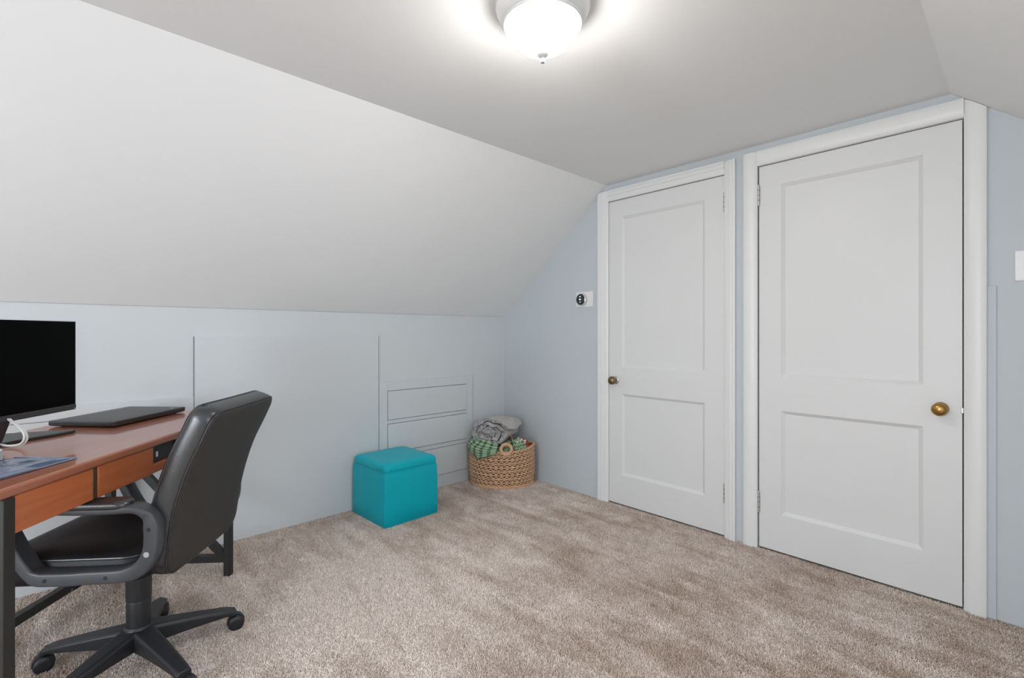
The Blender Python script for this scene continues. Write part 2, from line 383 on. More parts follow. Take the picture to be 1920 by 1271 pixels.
def panel(parent, x0, x1, z0, z1, y):
    """recessed door panel with a sloped sticking all round"""
    b = .016; dp = .013
    o = [(x0, z0), (x1, z0), (x1, z1), (x0, z1)]
    def ring(i, yy): return [(x0 + i, yy, z0 + i), (x1 - i, yy, z0 + i), (x1 - i, yy, z1 - i), (x0 + i, yy, z1 - i)]
    L = [ring(0, y + .024), ring(0, y + .0015), ring(.003, y + .0035), ring(b - .003, y + dp - .002), ring(b, y + dp)]
    return MB().loops(L).build('panel', 'door', parent, smooth=20)
def make_door(name, label, x0, x1, px0, px1, y, hinge_right, knob_x, knob_mat):
    e = sempty(name, label); z0, z1 = .013, 1.9775
    zz = [(.2, .7245), (.8955, 1.868)]
    box('stile', 'door', e, x0, px0, y, y + .035, z0, z1); box('stile', 'door', e, px1, x1, y, y + .035, z0, z1)
    for a, b in ((z0, zz[0][0]), (zz[0][1], zz[1][0]), (zz[1][1], z1)): box('rail', 'door', e, px0, px1, y, y + .035, a, b)
    for a, b in zz: panel(e, px0, px1, a, b, y)
    hx = x1 + .001 if hinge_right else x0 - .001
    for zc in (1.831, .243):
        h = MB().lathe([(.0001, -.056), (.0035, -.056), (.005, -.052), (.0065, -.051), (.0065, .051), (.005, .052), (.0035, .056), (.0001, .056)], 12, (hx, y - .006, zc)).build('hinge', 'steel', e, smooth=35)
        for k in range(3): MB().lathe([(.0069, -.001), (.0072, 0), (.0069, .001)], 12, (hx, y - .006, zc - .026 + .026 * k)).build('knuckle_joint', 'dark', h)
    # rosette and knob
    kz = .811 if hinge_right else .806
    ro = MB().lathe([(.0001, 0), (.026, 0), (.026, -.003), (.021, -.008), (.012, -.010), (.0001, -.010)], 28, (knob_x, y, kz), 1).build('rosette', 'steel' if knob_mat == 'brass2' else 'brass', e, smooth=40)
    MB().lathe([(.0001, -.008), (.011, -.008), (.010, -.022), (.012, -.028), (.021, -.033), (.0265, -.042), (.0265, -.050), (.022, -.058), (.012, -.063), (.0001, -.064)], 28, (knob_x, y, kz), 1).build('knob', knob_mat, e, smooth=50)
    # latch plate on the door edge
    lx = x0 if hinge_right else x1
    box('latch', 'steel', e, lx - .004, lx + .004, y - .0035, y + .004, kz - .012, kz + .010, bevel=.001)
    return e
make_door('door_1', 'narrow white two-panel door with a small bronze knob', 1.0190, 1.7855, 1.121, 1.672, .004, True, 1.078, 'brass2')
make_door('door_2', 'tall white two-panel door with an oval brass knob', 1.9625, 2.7375, 2.067, 2.616, .004, False, 2.672, 'brass')

# ------------------------------------------------------------------ built-in drawers in the knee wall
def drawers(label, ya, yb):
    e = thing('built_in_drawers', label, 'drawers', (0, (ya + yb) / 2, 0))
    hw = (yb - ya) / 2; fh = hw - .058
    x = .012
    box('stile', 'knee', e, .0005, x, -hw, -fh, .004, .795, bevel=.0015); box('stile', 'knee', e, .0005, x, fh, hw, .004, .795, bevel=.0015)
    zs = [(.097, .289), (.324, .511), (.541, .731)]
    prev = .004
    for a, b in zs:
        box('rail', 'knee', e, .0005, x, -fh, fh, prev, a - .003, bevel=.0008); prev = b + .003
    box('rail', 'knee', e, .0005, x, -fh, fh, prev, .795, bevel=.0015)
    for a, b in zs:
        box('drawer_front', 'knee', e, .0005, x + .006, -fh + .003, fh - .003, a, b, bevel=.002)
    box('recess', 'dark', e, .0003, .0012, -fh, fh, .06, .75)
    return e
drawers('pale built-in drawer unit between the ottoman and wicker basket', -1.1125, -.337)
e = thing('access_cover', 'pale framed access cover in the knee wall behind the desk', 'wall panel', (0, -2.532, 0))
for ya, yb, za, zb in ((-.3875, -.33, .004, .795), (.33, .3875, .004, .795), (-.33, .33, .735, .795), (-.33, .33, .004, .06)):
    box('frame', 'knee', e, .0005, .012, ya, yb, za, zb, bevel=.0015)
box('panel', 'knee', e, .0005, .010, -.327, .327, .063, .732, bevel=.002)

# ------------------------------------------------------------------ carpet pile
def carpet_pile():
    me = bpy.data.meshes.new('carpet_pile')
    me.from_pydata([(.0, -3.3, .0005), (1.0, -3.3, .0005), (3.4, -.7, .0005), (3.4, 0, .0005), (0, 0, .0005)], [], [(0, 1, 2, 3, 4)])
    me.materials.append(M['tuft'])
    o = bpy.data.objects.new('carpet_pile', me); col.objects.link(o)
    o['kind'] = 'stuff'; tag(o, 'short twisted beige carpet pile covering the floor', 'carpet')
    ng = bpy.data.node_groups.new('tufts', 'GeometryNodeTree')
    ng.interface.new_socket('Geometry', in_out='INPUT', socket_type='NodeSocketGeometry'); ng.interface.new_socket('Geometry', in_out='OUTPUT', socket_type='NodeSocketGeometry')
    N = ng.nodes; L = ng.links
    gi = N.new('NodeGroupInput'); go = N.new('NodeGroupOutput')
    dp = N.new('GeometryNodeDistributePointsOnFaces'); dp.inputs['Density'].default_value = 78000
    cone = N.new('GeometryNodeMeshCone'); cone.inputs['Vertices'].default_value = 4; cone.inputs['Radius Top'].default_value = .0007; cone.inputs['Radius Bottom'].default_value = .0018; cone.inputs['Depth'].default_value = .0085
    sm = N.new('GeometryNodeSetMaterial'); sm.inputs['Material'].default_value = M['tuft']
    ip = N.new('GeometryNodeInstanceOnPoints')
    rv = N.new('FunctionNodeRandomValue'); rv.data_type = 'FLOAT_VECTOR'; rv.inputs[0].default_value = (-.75, -.75, 0); rv.inputs[1].default_value = (.75, .75, 6.28)
    rs = N.new('FunctionNodeRandomValue'); rs.data_type = 'FLOAT'; rs.inputs[2].default_value = .7; rs.inputs[3].default_value = 1.25
    pos = N.new('GeometryNodeInputPosition'); tn = N.new('ShaderNodeTexNoise'); tn.inputs['Scale'].default_value = 2.1; tn.inputs['Detail'].default_value = 3; tn.inputs['Distortion'].default_value = 1.0
    L.new(pos.outputs[0], tn.inputs['Vector'])
    sub = N.new('ShaderNodeVectorMath'); sub.operation = 'SUBTRACT'; sub.inputs[1].default_value = (.5, .5, .5); L.new(tn.outputs['Color'], sub.inputs[0])
    mul = N.new('ShaderNodeVectorMath'); mul.operation = 'MULTIPLY'; mul.inputs[1].default_value = (3.6, 3.6, 0); L.new(sub.outputs[0], mul.inputs[0])
    ad = N.new('ShaderNodeVectorMath'); ad.operation = 'ADD'; L.new(mul.outputs[0], ad.inputs[0]); L.new(rv.outputs[0], ad.inputs[1])
    L.new(gi.outputs[0], dp.inputs[0]); L.new(dp.outputs['Points'], ip.inputs['Points'])
    L.new(cone.outputs[0], sm.inputs[0]); L.new(sm.outputs[0], ip.inputs['Instance']); L.new(ad.outputs[0], ip.inputs['Rotation']); L.new(rs.outputs[1], ip.inputs['Scale'])
    L.new(ip.outputs[0], go.inputs[0])
    md = o.modifiers.new('tufts', 'NODES'); md.node_group = ng
carpet_pile()

# ------------------------------------------------------------------ ceiling light
LP = (1.93, -1.605, H)
t = thing('ceiling_light', 'round flush ceiling lamp with frosted glass bowl and nickel ring', 'lamp', LP); t.scale = (.885, .885, .885)
MB().lathe([(.0001, -.001), (.152, -.001), (.1575, -.006), (.1585, -.014), (.155, -.019), (.1555, -.022), (.152, -.030), (.146, -.045), (.139, -.058), (.133, -.064), (.1335, -.067), (.130, -.072), (.1245, -.072), (.118, -.060), (.0001, -.055)], 72).build('canopy', 'nickel', t, smooth=30)
MB().lathe([(.124, -.066), (.1245, -.074), (.1225, -.083), (.117, -.094), (.106, -.108), (.095, -.122), (.081, -.136), (.062, -.147), (.038, -.154), (.0001, -.157)], 64).build('glass_bowl', 'glasslit', t, smooth=60)
MB().lathe([(.0001, -.151), (.020, -.153), (.0245, -.158), (.023, -.165), (.015, -.174), (.0075, -.179), (.006, -.183), (.008, -.187), (.0075, -.194), (.0001, -.197)], 28).build('finial', 'finial', t, smooth=50)

# ------------------------------------------------------------------ wall fittings
t = thing('thermostat', 'round black thermostat dial on a white backing plate', 'thermostat', (.826, 0, 1.349))
box('wall_plate', 'plate', t, -.0745, .0745, -.006, 0, -.053, .053, bevel=.003)
ring = MB().lathe([(.0001, -.006), (.040, -.006), (.0415, -.010), (.0415, -.026), (.040, -.030), (.037, -.032), (.0001, -.032)], 48, (-.012, 0, -.001), 1).build('ring', 'silver', t, smooth=35)
face = MB().lathe([(.0375, -.031), (.036, -.0335), (.030, -.0355), (.0001, -.037)], 48, (-.012, 0, -.001), 1).build('face', 'thermoface', t, smooth=60)
for z0, z1, w_ in ((.014, .020, .013), (-.006, .003, .016), (-.022, -.017, .010)):
    box('display', 'led', face, -.012 - w_ / 2, -.012 + w_ / 2, -.0378, -.0366, z0, z1, bevel=.002)
t = thing('light_switch', 'white light switch plate right of the brass-knob door', 'light switch', (2.924, 0, 1.3715))
box('cover_plate', 'plate', t, -.040, .040, -.006, 0, -.0575, .0575, bevel=.003)
box('rocker', 'white', t, -.016, .016, -.0095, -.005, -.033, .033, bevel=.0015)
for z in (-.047, .047): MB().lathe([(.0001, -.0068), (.003, -.0066), (.0034, -.0058)], 12, (0, 0, z), 1).build('screw', 'silver', t)

# ------------------------------------------------------------------ ottoman
t = thing('ottoman', 'teal faux-leather cube ottoman with padded lid against the knee wall', 'ottoman', (.222, -1.118, 0), math.radians(2.0))
L = []
o = rr(.388, .372, .012, 4)
for s_, z in ((.975, .0), (1.0, .006), (1.002, .10), (1.0, .22), (.985, .300), (.975, .312), (.93, .316)): L.append([(x * s_, y * s_, z) for x, y in o])
MB().loops(L).build('body', 'teal', t, smooth=50)
o = rr(.382, .366, .030, 6); L = []
for s_, z in ((.93, .312), (.985, .3135), (1.003, .320), (1.006, .331), (1.0, .343), (.985, .352), (.95, .3585), (.88, .362), (.7, .3645), (.4, .366), (.1, .3665)): L.append([(x * s_, y * s_, z) for x, y in o])
MB().loops(L).build('lid', 'teal', t, smooth=60)
MB().tube([(x * .992, y * .992, .3145) for x, y in rr(.382, .366, .03, 6)], .0026, 6, True).build('piping', 'teal', t, smooth=60)

# ------------------------------------------------------------------ wicker basket
BC = (.228, -.228); BA, BB = .236, .172            # half axes, long axis across the view
t = thing('wicker_basket', 'oval woven wicker basket with ring handle in the room corner', 'basket', (BC[0], BC[1], 0), YAW)
def ell(a, r, z):   # local point on the basket wall
    k = .955 + .045 * min(1, z / .1) if z < .1 else 1.0
    return Vector(((BA + r) * k * math.cos(a), (BB + r) * k * math.sin(a), z))
NS = 38
rim = lambda a: .268 + .026 * abs(math.cos(a)) ** 2
rows = 9
tri = lambda u: 2 * abs(2 * (u - math.floor(u + .5))) - 1
for k in range(rows):
    n = NS * 8; zz = lambda a, q: .018 + (k + q) * (rim(a) - .026) / rows
    mb = MB()
    pts = []; rad = []
    for i in range(n):                                   # plaited band of the row
        a = 2 * PI * i / n; u = a * NS / (2 * PI)
        pts.append(ell(a, .003 + .0016 * math.cos(2 * PI * u * 2), zz(a, .12) + .0012 * math.sin(2 * PI * u * 2))); rad.append(.0058 + .0010 * math.cos(2 * PI * u * 2))
    mb.tube(pts, rad, 6, True)
    pts = []; rad = []
    for i in range(n):                                   # zigzag strand between two bands
        a = 2 * PI * i / n; u = a * NS / (2 * PI) + (.5 if k % 2 else 0)
        pts.append(ell(a, .0015, zz(a, .60) + .0068 * tri(u))); rad.append(.0046)
    mb.tube(pts, rad, 6, True)
    mb.build('woven_row', 'rope', t, smooth=70)
mb = MB()
for i in range(NS):
    a = 2 * PI * (i + .5) / NS
    mb.tube([ell(a, -.003, .005), ell(a, -.003, .1), ell(a, -.003, rim(a) - .01)], .0026, 5)
mb.build('stakes', 'rope', t, smooth=70)['kind'] = 'stuff'
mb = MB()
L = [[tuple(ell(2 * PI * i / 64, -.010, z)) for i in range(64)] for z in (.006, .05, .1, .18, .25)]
mb.loops(L, cap0=True, cap1=False).build('shade_liner', 'shade_brown', t, smooth=60)  # added liner, its dark colour painting in the shade behind the weave
for nm, zf, R_ in (('rim', lambda a: rim(a) - .003, .0080), ('base_ring', lambda a: .010, .0095)):
    mb = MB()
    for s_ in (0, PI):
        n = 260; pts = []
        for i in range(n):
            a = 2 * PI * i / n; ph = a * 34 + s_
            pts.append(ell(a, R_ * .6 * math.cos(ph), zf(a) + R_ * .6 * math.sin(ph)))
        mb.tube(pts, R_ * .78, 6, True)
    mb.build(nm, 'rope', t, smooth=70)
# ring handles, front and back
for aa, sg in ((-PI / 2 + .14, 1), (PI / 2 - .14, -1)):
    c = ell(aa, .006, rim(aa) + .022); tx = Vector((-math.sin(aa), math.cos(aa) * .7, 0)).normalized()
    hd = MB(); pts = []
    for s_ in (0, PI):
        pts = []
        for i in range(120):
            b = 2 * PI * i / 120; ph = b * 11 + s_
            rr_ = .037 + .005 * math.cos(ph)
            nrm = Vector((math.cos(aa), math.sin(aa), 0))
            pts.append(c + tx * (rr_ * math.cos(b)) + Vector((0, 0, rr_ * math.sin(b))) + nrm * (.005 * math.sin(ph)))
        hd.tube(pts, .0085, 6, True)
    hd.build('handle', 'rope', t, smooth=70)

def nz(p, s_=1): return noise.noise(Vector(p) * s_)
# green plaid blanket: heaped fill and a corner hanging over the rim
t = thing('green_blanket', 'green plaid blanket stuffed in the wicker basket, corner over rim', 'blanket', (BC[0], BC[1], 0), YAW)
mb = MB(); NA, NR = 72, 16; uv = []
for j in range(NR + 1):
    q = j / NR
    for i in range(NA):
        a = 2 * PI * i / NA
        x = (BA - .022) * q * math.cos(a); y = (BB - .022) * q * math.sin(a)
        z = .232 + .075 * (1 - q * q) + .03 * nz((x * 9, y * 9, 3)) + .018 * nz((x * 24, y * 24, 8)) * (1 - q * .4)
        z += .10 * math.exp(-((x + .17) ** 2 + (y - .02) ** 2) / .007) + .03 * math.exp(-((x - .13) ** 2 + (y + .05) ** 2) / .004)
        if q < .01: x = y = 0
        mb.v.append((x, y, z)); uv.append((x * 6 + .8 * nz((x * 6, y * 6, 1)), y * 6 + z * 4))
for j in range(NR):
    for i in range(NA): mb.f.append((j * NA + i, j * NA + (i + 1) % NA, (j + 1) * NA + (i + 1) % NA, (j + 1) * NA + i))
mb.uv = uv; ob = mb.build('fill', 'plaid', t, smooth=180, recalc=False)
def flap(a0, a1, drop, rise, name='drape', out=.014):
    mb = MB(); uv = []; NU, NV = 26, 18
    for j in range(NV + 1):
        v = j / NV
        for i in range(NU + 1):
            u = i / NU; a = a0 + (a1 - a0) * u
            zr = rim(a) + .012; d = drop(u)
            if v < .35:
                k = v / .35; rs = rise(u) if callable(rise) else rise; rad = -.055 * (1 - k); z = zr + rs * (1 - k) - .006 * math.sin(PI * k)
                z += .006 * math.sin(u * 9 + 2) * (1 - k)
            else:
                k = (v - .35) / .65; rad = out * min(1, k * 6) + .006 * math.sin(u * 14 + k * 3) * k; z = zr + .004 - d * k
            p = ell(a, rad, max(.02, z)); p.z = z + .004 * nz((u * 7, v * 6, a0))
            mb.v.append(tuple(p)); uv.append((u * 2.0 + .1, v * 2.2))
    for j in range(NV):
        for i in range(NU): q = j * (NU + 1) + i; mb.f.append((q, q + 1, q + NU + 2, q + NU + 1))
    mb.uv = uv; ob = mb.build(name, 'plaid', t, smooth=180, recalc=False)
    s = ob.modifiers.new('thickness', 'SOLIDIFY'); s.thickness = .006; s.offset = 0
# corner hanging at the left front, edge at the far left
flap(-PI - .25, -PI / 2 - .12, lambda u: .020 + .066 * max(0, 1 - abs(u - .62) / .38), lambda u: .045 + .125 * math.exp(-((u - .22) / .13) ** 2))
flap(-PI / 2 + .42, -.70, lambda u: .004 + .006 * math.sin(u * PI), .06, out=.004)
for k in range(16):
    u = k / 15; a = -1.05 + .42 * u
    p = ell(a, -.016 - .01 * math.sin(k), rim(a) + .030 + .034 * math.sin(u * PI * .9 + .4) + .006 * (k % 2))
    MB().sphere(p, .0052 + .0014 * (k % 3), 10, 7).build('tassel', 'pompom', t, smooth=180)

# rolled grey fleece blanket
t = thing('grey_blanket', 'rolled grey fleece throw lying on top of the wicker basket', 'blanket', (BC[0], BC[1], 0), YAW - math.radians(24))
def roll():
    mb = MB(); turns = 3.15; n = 190; NL = 16; LEN = .27
    def P(th, rr_, l, side):
        k = rr_
        x = .172 * k * math.cos(th); z = .112 * k * math.sin(th)
        if z < 0: z *= .82
        x += .012 * nz((math.cos(th) * 2, math.sin(th) * 2, l * 6 + side)) ; z += .018 * nz((math.cos(th) * 2.2 + 5, math.sin(th) * 2.2, l * 5))
        tap = 1 - .10 * (l / LEN)
        yy = -.135 + l
        if l < .02: yy += .018 * nz((th * 1.7, 4, rr_ * 5)) + .012 * (1 - rr_)
        return (x * tap - .035, yy, .388 + z * tap + .002)
    W = 2 * (NL + 1)
    for i in range(n + 1):
        th = .35 + 2 * PI * turns * i / n
        r0 = 1 - .27 * (th - .35) / (2 * PI)
        wob = .05 * nz((th * 1.3, 2, 0))
        ro = max(.1, r0 + wob); ri = max(.05, ro - .20)
        for l in range(NL + 1): mb.v.append(P(th, ro, LEN * l / NL, 0))
        for l in range(NL + 1): mb.v.append(P(th, ri, LEN * l / NL, 1))
    for i in range(n):
        A = i * W; B = A + W
        for l in range(NL):
            mb.f.append((A + l, B + l, B + l + 1, A + l + 1)); q = NL + 1
            mb.f.append((A + q + l, A + q + l + 1, B + q + l + 1, B + q + l))
        mb.f.append((A, A + NL + 1, B + NL + 1, B)); mb.f.append((A + NL, B + NL, B + 2 * NL + 1, A + 2 * NL + 1))
    for A in (0, n * W):
        for l in range(NL): mb.f.append((A + l, A + l + 1, A + NL + 2 + l, A + NL + 1 + l))
    return mb
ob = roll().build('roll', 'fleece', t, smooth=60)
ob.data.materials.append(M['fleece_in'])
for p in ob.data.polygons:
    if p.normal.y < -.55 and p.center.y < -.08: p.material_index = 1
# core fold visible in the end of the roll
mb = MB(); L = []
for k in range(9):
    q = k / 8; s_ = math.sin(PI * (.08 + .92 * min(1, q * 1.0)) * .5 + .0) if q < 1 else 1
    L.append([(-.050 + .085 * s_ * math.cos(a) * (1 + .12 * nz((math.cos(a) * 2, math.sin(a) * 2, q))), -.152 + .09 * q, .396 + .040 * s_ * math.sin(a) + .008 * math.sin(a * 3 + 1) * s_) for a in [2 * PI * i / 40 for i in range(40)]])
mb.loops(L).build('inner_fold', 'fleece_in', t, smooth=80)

# red cloth
t = thing('red_cloth', 'crumpled red cloth at the right end of the wicker basket', 'cloth', (BC[0], BC[1], 0), YAW)
mb = MB(); NA, NR = 28, 12
for j in range(NR + 1):
    q = j / NR
    for i in range(NA):
        a = 2 * PI * i / NA; x = .150 + .058 * q * math.cos(a); y = -.03 + .075 * q * math.sin(a)
        z = .280 + .062 * (1 - q * q) + .03 * nz((x * 22, y * 22, 5)) * (1 - q * .5)
        mb.v.append((x, y, z))
for j in range(NR):
    for i in range(NA): mb.f.append((j * NA + i, j * NA + (i + 1) % NA, (j + 1) * NA + (i + 1) % NA, (j + 1) * NA + i))
ob = mb.build('heap', 'red', t, smooth=50)
ob.modifiers.new('thickness', 'SOLIDIFY').thickness = .008

# ------------------------------------------------------------------ desk
def W(lat, dep, z=0): 
    p = CAM + FW * dep + RT * lat; return Vector((p.x, p.y, z))
DR = YAW + math.radians(3.9); ZD = .755
desk_loc = W(-1.511, 1.668)
t = thing('desk', 'cherry-wood desk with black metal legs set at an angle', 'desk', desk_loc, DR)
box('desk_top', 'cherrytop', t, -.294, .294, -.5875, .5875, ZD - .026, ZD, bevel=.007, seg=3)
z0, z1 = .637, ZD - .0265
for nm, m, a, b in (('drawer', 'cherry', -.532, -.293), ('divider', 'bronze', -.2925, -.2755), ('drawer', 'cherry', -.275, -.035), ('drawer', 'cherry', .115, .532)):
    box(nm, m, t, .268 if nm != 'divider' else .262, .288 if nm != 'divider' else .2865, a, b, z0, z1, bevel=.0025)
# open slot with power outlet and the rail under it
box('slot_rail', 'cherry', t, .268, .284, -.035, .115, z0, z0 + .030, bevel=.002)
so = box('outlet_strip', 'blackplastic', t, .255, .270, -.035, .115, z0 + .030, z1, bevel=.002)
for a in (.005, .011): box('outlet_mark', 'white', so, .2701, .2712, a, a + .004, z0 + .048, z0 + .066)
box('apron', 'cherry', t, -.282, -.266, -.56, .56, .655, z1, bevel=.002)
for y in (-.5475, .5475): box('apron', 'cherry', t, -.266, .262, y - .008, y + .008, .66, z1, bevel=.002)
box('drawer_base', 'cherry', t, -.20, .266, -.532, .532, z0 + .004, z0 + .014)
LG = [(.277, -.5475), (-.272, -.5475), (.243, .5505), (-.272, .5505)]
for x, y in LG: box('leg', 'blackmetal', t, x - .015, x + .015, y - .015, y + .015, 0, z1, bevel=.002)
for y, xf in ((-.5475, .262), (.5505, .228)):
    box('stretcher', 'blackmetal', t, -.257, xf, y - .012, y + .012, .066, .100, bevel=.002)
    MB().bar((-.262, y, .63), (xf + .002, y, .085), .022, .034, up=(1, 0, 0)).build('brace', 'blackmetal', t, bevel=.002)
box('stretcher', 'blackmetal', t, -.287, -.257, -.5325, .5355, .066, .100, bevel=.002)

# ------------------------------------------------------------------ monitor
mon = W(-1.586, 1.512, ZD)
t = thing('computer_monitor', 'black flat monitor on a thin stand at the desk back', 'monitor', mon, DR)
box('back_shell', 'bezel', t, -.034, -.006, -.268, .268, .092, .403, bevel=.005)
box('screen', 'screen', t, -.006, .0005, -.2695, .2695, .103, .4035, bevel=.0015)
bz = box('bottom_bezel', 'bezel', t, -.010, .004, -.2705, .2705, .083, .103, bevel=.002)
box('corner_mark', 'silver', bz, .0035, .0050, .262, .268, .0845, .089)
for a in (-.2705, .2695): box('edge_strip', 'bezel', t, -.012, .0012, a, a + .001, .103, .404)
box('edge_strip', 'greyplastic', t, -.012, .0012, -.2705, .2705, .4035, .405)
MB().prism([(.0, .085), (-.026, .085), (-.05, .075), (-.062, .04), (-.066, .004), (-.03, .004)], 1, -.026, .026).build('stand_post', 'bezel', t, bevel=.003)
half = [(-.205, 0), (-.200, .13), (-.185, .20), (.000, .262), (.012, .258), (.016, .240), (.002, .190), (-.018, .140), (-.036, .09), (-.043, .04), (-.045, 0)]
poly = half[:-1] + [(x, -y) for x, y in half[::-1]][:-1]
poly = [p for p in half] + [(x, -y) for x, y in half[-2:0:-1]]
MB().prism(poly, 2, .001, .010).build('stand_base', 'bezel', t, bevel=.002)

# ------------------------------------------------------------------ laptop
lp = W(-1.637, 2.040, ZD)
t = thing('laptop', 'closed black laptop lying on the desk beside the monitor', 'laptop', lp, YAW + math.radians(-3.0))
o = rr(.268, .378, .008, 4)
MB().loops([[(x * s_, y * s_ + 0, z) for x, y in o] for s_, z in ((.94, .004), (.985, .0065), (1, .010), (1, .0155))]).build('base', 'lid', t, smooth=40)
lidp = MB().loops([[(x * s_, y * s_, z) for x, y in o] for s_, z in ((.99, .0157), (1.0, .0175), (1.0, .022), (.992, .0245), (.97, .0252), (.5, .0256))]).build('lid', 'lid', t, smooth=40)
box('lid_mark', 'silver', lidp, .098, .108, .135, .150, .0251, .0257)
for x in (-.11, .11):
    for y in (-.15, .15): MB().lathe([(.0001, 0), (.006, 0), (.006, .007), (.0001, .007)], 10, (x, y, 0)).build('foot', 'blackplastic', t)
MB().lathe([(.0001, -.15), (.007, -.15), (.007, .15), (.0001, .15)], 12, (-.124, 0, .013), 1).build('hinge', 'blackplastic', t, smooth=40)

# ------------------------------------------------------------------ plastic sleeve on the desk
sl = W(-1.345, 1.275, ZD)
t = thing('plastic_sleeve', 'blue-grey clear plastic sleeve at the front of the desk', 'plastic sleeve', sl, DR + math.radians(-6))
def sheet(x0, x1, y0, y1, z, amp, seed):
    mb = MB(); n, m = 22, 26
    for j in range(m + 1):
        for i in range(n + 1):
            x = x0 + (x1 - x0) * i / n; y = y0 + (y1 - y0) * j / m
            e = min(i, n - i, 4) / 4 * min(1, min(j, m - j) / 3)
            mb.v.append((x, y, z + amp * e * (.6 + .8 * nz((x * 14, y * 9, seed))) + .001))
    for j in range(m):
        for i in range(n): q = j * (n + 1) + i; mb.f.append((q, q + 1, q + n + 2, q + n + 1))
    return mb
ob = sheet(-.10, .088, -.24, .125, .0015, .006, 2).build('film', 'film', t, smooth=180)
ob.modifiers.new('thickness', 'SOLIDIFY').thickness = .0008
ob = sheet(-.055, .094, -.24, .01, .0065, .004, 9).build('flap', 'sleeve_edge', t, smooth=180)
ob.modifiers.new('thickness', 'SOLIDIFY').thickness = .0008
MB().tube([(.088, -.24, .003), (.088, .125, .003), (-.10, .125, .003)], .0016, 6).build('seam', 'sleeve_edge', t, smooth=60)
box('tab', 'sleeve_edge', t, -.02, .088, .112, .125, .0034, .0044)

# ------------------------------------------------------------------ white cable and adapter
pts = [W((px - 960) * 1.53 / 909.5, 1.53, z) for px, z in ((18, .846), (24, .838), (38, .822), (49, .800), (50, .780), (41, .7645), (20, .7605), (0, .766), (-30, .772))]
t = thing('monitor_cable', 'white cable looping down from the monitor to the desk', 'cable', Vector((pts[5].x, pts[5].y, ZD)))
pts2 = [p - t.location for p in pts]
MB().tube([p for p in catmull(pts2, 10)], .0032, 8).build('wire', 'white', t, smooth=80)
MB().tube([p + Vector((.004, -.006, .003)) for p in catmull(pts2, 10)], .0032, 8).build('wire', 'white', t, smooth=80)
t = thing('power_adapter', 'small grey and white power adapter beside the monitor stand', 'adapter', W(-1.465, 1.335, ZD), DR)
box('body', 'greyplastic', t, -.022, .022, -.045, .045, 0, .024, bevel=.004)
box('cap', 'white', t, -.021, .021, -.044, .044, .0235, .034, bevel=.004)

# ------------------------------------------------------------------ office chair
t = thing('office_chair', 'black leather swivel office chair with loop arms at the desk', 'chair', W(-1.264, 1.643), YAW + math.radians(4.8))
# five-star base
hub = MB().lathe([(.0001, .050), (.020, .050), (.023, .056), (.024, .075), (.040, .082), (.045, .10), (.043, .125), (.036, .135), (.0001, .135)], 32).build('hub', 'blackplastic', t, smooth=35)
MB().lathe([(.0001, .13), (.034, .13), (.0345, .16), (.035, .215), (.0335, .220), (.036, .222), (.0365, .29), (.036, .345), (.0001, .345)], 32).build('column_cover', 'blackplastic', t, smooth=35)
def base_leg(a):
    L = []; ca, sa = math.cos(a), math.sin(a)
    for q in [k / 10 for k in range(11)]:
        r = .03 + .262 * q; w_ = .034 - .012 * q; zt = .128 - .040 * q - .010 * q * q + (.0 if q < .95 else -.004); zb = .066 + .004 * math.sin(PI * q) - .006 * q
        zb = min(zb, zt - .020)
        sec = [(-w_, zb), (w_, zb), (w_, zt - .008), (w_ - .008, zt), (-w_ + .008, zt), (-w_, zt - .008)]
        L.append([(r * ca - v * sa, r * sa + v * ca, z) for v, z in sec])
    return MB().loops(L).build('base_leg', 'blackplastic', t, smooth=40, bevel=.003)
def caster(a, sw):
    r = .280; c = Vector((r * math.cos(a), r * math.sin(a), 0))
    s_ = MB().lathe([(.0001, .045), (.009, .045), (.009, .078), (.0001, .078)], 12, c).build('caster_stem', 'blackplastic', t, smooth=40)
    d = Vector((math.cos(sw), math.sin(sw), 0)); n = Vector((-d.y, d.x, 0)); cc = c + d * .012
    def place(mb): 
        return mb.xf(lambda p: (cc.x + d.x * p[0] + n.x * p[1], cc.y + d.y * p[0] + n.y * p[1], p[2] + .027))
    for sg in (-1, 1):
        place(MB().lathe([(.0001, .026 * sg), (.014, .027 * sg), (.022, .0255 * sg), (.0265, .021 * sg), (.027, .012 * sg), (.026, .007 * sg), (.0001, .007 * sg)], 24, axis=1)).build('wheel', 'blackplastic', s_, smooth=40)
    L = []
    for k in range(9):
        b = math.radians(-10 + 200 * k / 8); q = [(.0295 * math.cos(b), y, .0295 * math.sin(b)) for y in (-.008, .008)] + [(.022 * math.cos(b), y, .022 * math.sin(b)) for y in (.008, -.008)]
        L.append(q)
    place(MB().loops(L)).build('caster_hood', 'blackplastic', s_, smooth=50)
ph = math.radians(42 - 4.8)
for k in range(5):
    a = ph + k * 2 * PI / 5
    base_leg(a); caster(a, [0.5, 2.0, 3.9, 4.6, 5.9][k])
# seat mechanism and lever
box('mechanism', 'blackmetal', t, -.11, .12, -.07, .07, .335, .375, bevel=.006)
MB().tube(catmull([(-.06, -.06, .355), (-.06, -.14, .352), (-.065, -.19, .35)], 6), .0045, 8).build('lever', 'blackplastic', t, smooth=60)
# seat
o = rr(.455, .43, .07, 7); L = []
for s_, z in ((.80, .372), (.96, .374), (1.0, .385), (1.005, .400), (1.01, .415), (1.0, .438), (.975, .452), (.92, .461), (.8, .467), (.5, .463), (.1, .460)):
    L.append([(x * s_ - .070, y * s_, z - (.05 * max(0, (-x * s_ - .15)) if z > .39 else 0)) for x, y in o])
seat = MB().loops(L).build('seat', 'shadedleather', t, smooth=70)
MB().tube([(x * .985 - .070, y * .985, .449 - .05 * max(0, -x * .985 - .15)) for x, y in o], .0035, 6, True).build('seat_piping', 'leather', seat, smooth=60)
